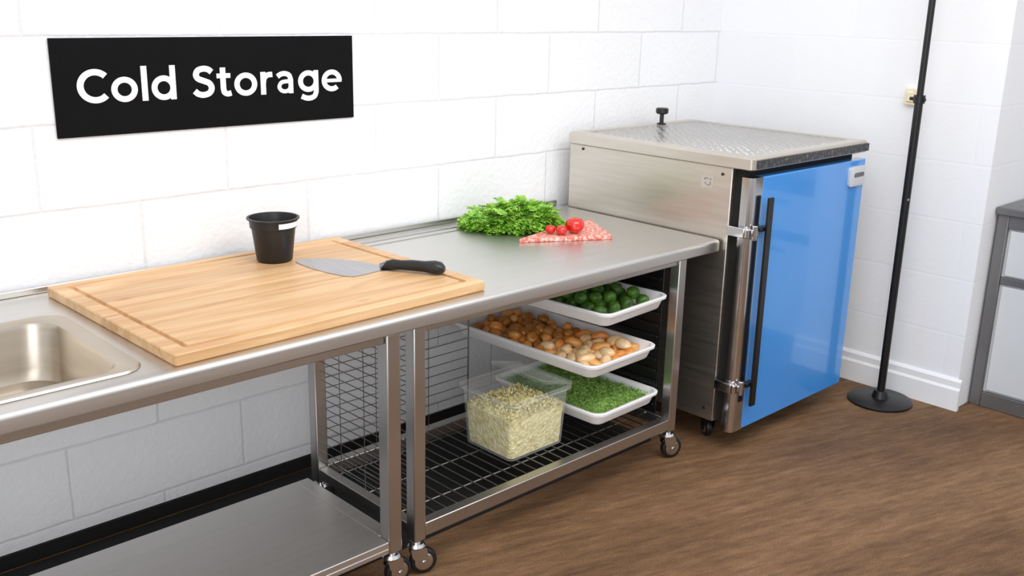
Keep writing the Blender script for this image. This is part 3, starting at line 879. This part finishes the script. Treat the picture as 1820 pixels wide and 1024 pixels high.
# ------------------------------------------------------------------ stanchion
sx_, sy_ = 4.375, 1.985
sn = empty("pole_stand", (sx_, sy_, 0), "tall slim black pole stand with round base", "stand")
B().loft([circ(sx_, sy_, 0.148, 0.0, 48), circ(sx_, sy_, 0.148, 0.010, 48), circ(sx_, sy_, 0.140, 0.016, 48), circ(sx_, sy_, 0.04, 0.022, 48), circ(sx_, sy_, 0.03, 0.055, 48), circ(sx_, sy_, 0.018, 0.06, 48)]).done("base", M['blackmetal'], sn)
b = B()
b.tube((sx_, sy_, 0.05), (sx_, sy_, 1.42), 0.0185, 18)
b.tube((sx_, sy_, 1.42), (sx_, sy_, 2.5), 0.0145, 18)
b.done("pole", M['blackmetal'], sn)
b = B()
b.tube((sx_, sy_, 1.405), (sx_, sy_, 1.44), 0.025, 18)
b.tube((sx_-0.01, sy_-0.03, 1.422), (sx_+0.01, sy_+0.045, 1.422), 0.008, 10)
b.done("collar", M['blackmetal'], sn)
B().tube((sx_-0.0135, sy_-0.013, 0.98), (sx_-0.0195, sy_-0.019, 0.98), 0.005, 10).done("screw", M['chrome'], sn)

b = B(); b.box(WX-0.028, WX-0.0005, 2.065, 2.122, 1.380, 1.455)
b.loft([[Vector((WX-0.028, p.x, p.y)) for p in rrect(2.0935, 1.4175, 0.018, 0.026, 0.006, 0)], [Vector((WX-0.036, p.x, p.y)) for p in rrect(2.0935, 1.4175, 0.014, 0.022, 0.006, 0)]])
b.done("wall_hook", M['cream'], bevel=0.004, label="small cream plastic hook block on the wall", category="hook")

# ------------------------------------------------------------------ grey cabinet
gc_ = empty("storage_cabinet", (4.95, 1.2, 0), "grey metal framed cabinet with pale panels beside the wall", "cabinet")
cx0, cx1, cy0, cy1 = 4.68, 5.30, 0.75, 1.69
b = B()
b.box(cx0+0.02, cx1, cy0, cy1, 0.03, 0.90)
b.done("body", M['panel'], gc_)
b = B()
for y in (cy0, cy1-0.05): b.box(cx0, cx0+0.05, y, y+0.05, 0, 0.92)
b.box(cx0, cx0+0.04, cy0+0.05, cy1-0.05, 0.0, 0.075)
b.box(cx0, cx0+0.04, cy0+0.05, cy1-0.05, 0.86, 0.92)
b.box(cx0+0.005, cx0+0.03, cy0+0.05, cy1-0.05, 0.60, 0.635)
b.done("frame", M['grey'], gc_, bevel=0.004)
b = B(); b.box(cx0-0.02, cx1, cy0-0.01, cy1+0.005, 0.92, 0.955)
b.done("counter", M['grey'], gc_, bevel=0.006)
for k in range(2):
    y0 = cy0+0.058+k*0.413
    d = B().box(cx0+0.006, cx0+0.0195, y0, y0+0.405, 0.085, 0.592).done("door", M['panel'], gc_, bevel=0.003)
    B().box(cx0-0.012, cx0+0.005, y0+0.15, y0+0.25, 0.54, 0.555).done("handle", M['grey'], d, bevel=0.003)
    d = B().box(cx0+0.006, cx0+0.0195, y0, y0+0.405, 0.643, 0.852).done("drawer", M['panel'], gc_, bevel=0.003)
    B().box(cx0-0.012, cx0+0.005, y0+0.15, y0+0.25, 0.80, 0.815).done("handle", M['grey'], d, bevel=0.003)

# ------------------------------------------------------------------ light
def area(name, loc, target, sx, sy, energy, color=(1, 1, 1)):
    l = bpy.data.lights.new(name, 'AREA'); l.shape = 'RECTANGLE'; l.size = sx; l.size_y = sy; l.energy = energy; l.color = color
    o = bpy.data.objects.new(name, l); COL.objects.link(o)
    o.location = loc
    d = Vector(target)-Vector(loc)
    o.rotation_euler = d.to_track_quat('-Z', 'Y').to_euler()
    return o
area("ceiling_light", (2.2, 0.9, 2.85), (2.8, 1.9, 0), 2.6, 1.2, 50, (1, 0.99, 0.97))
area("window_light", (-1.2, -0.6, 1.7), (2.8, 2.8, 0.6), 2.2, 2.0, 46, (0.96, 0.98, 1))

w = bpy.data.worlds.new("world"); scene.world = w; w.use_nodes = True
nt = w.node_tree
bg = nt.nodes["Background"]
tc = nt.nodes.new("ShaderNodeTexCoord"); sp = nt.nodes.new("ShaderNodeSeparateXYZ")
nt.links.new(tc.outputs["Generated"], sp.inputs[0])
mr = nt.nodes.new("ShaderNodeMapRange"); mr.inputs["From Min"].default_value = -1; mr.inputs["From Max"].default_value = 1
nt.links.new(sp.outputs["Z"], mr.inputs[0])
cr = nt.nodes.new("ShaderNodeValToRGB")
e = cr.color_ramp.elements
e[0].position = 0.36; e[0].color = (0.32, 0.30, 0.28, 1)
e[1].position = 0.70; e[1].color = (0.98, 0.99, 1.01, 1)
k = e.new(0.5); k.color = (0.76, 0.76, 0.77, 1)
nt.links.new(mr.outputs[0], cr.inputs[0]); nt.links.new(cr.outputs[0], bg.inputs["Color"])
bg.inputs["Strength"].default_value = 1.0

scene.view_settings.view_transform = 'Standard'
scene.view_settings.look = 'None'
scene.view_settings.exposure = 0.0

# ------------------------------------------------------------------ camera
cam = bpy.data.cameras.new("camera"); co = bpy.data.objects.new("camera", cam); COL.objects.link(co)
cam.sensor_width = 36; cam.lens = 1783/1820*36
r = Vector((.7232, -.6901, .0219)); u = Vector((.1750, .2140, .9610)); bk = Vector((-.6681, -.6913, .2756))
m3 = Matrix((r, u, bk)).transposed()
co.matrix_world = Matrix.Translation((0, 0, 1.8)) @ m3.to_quaternion().to_matrix().to_4x4()
scene.camera = co
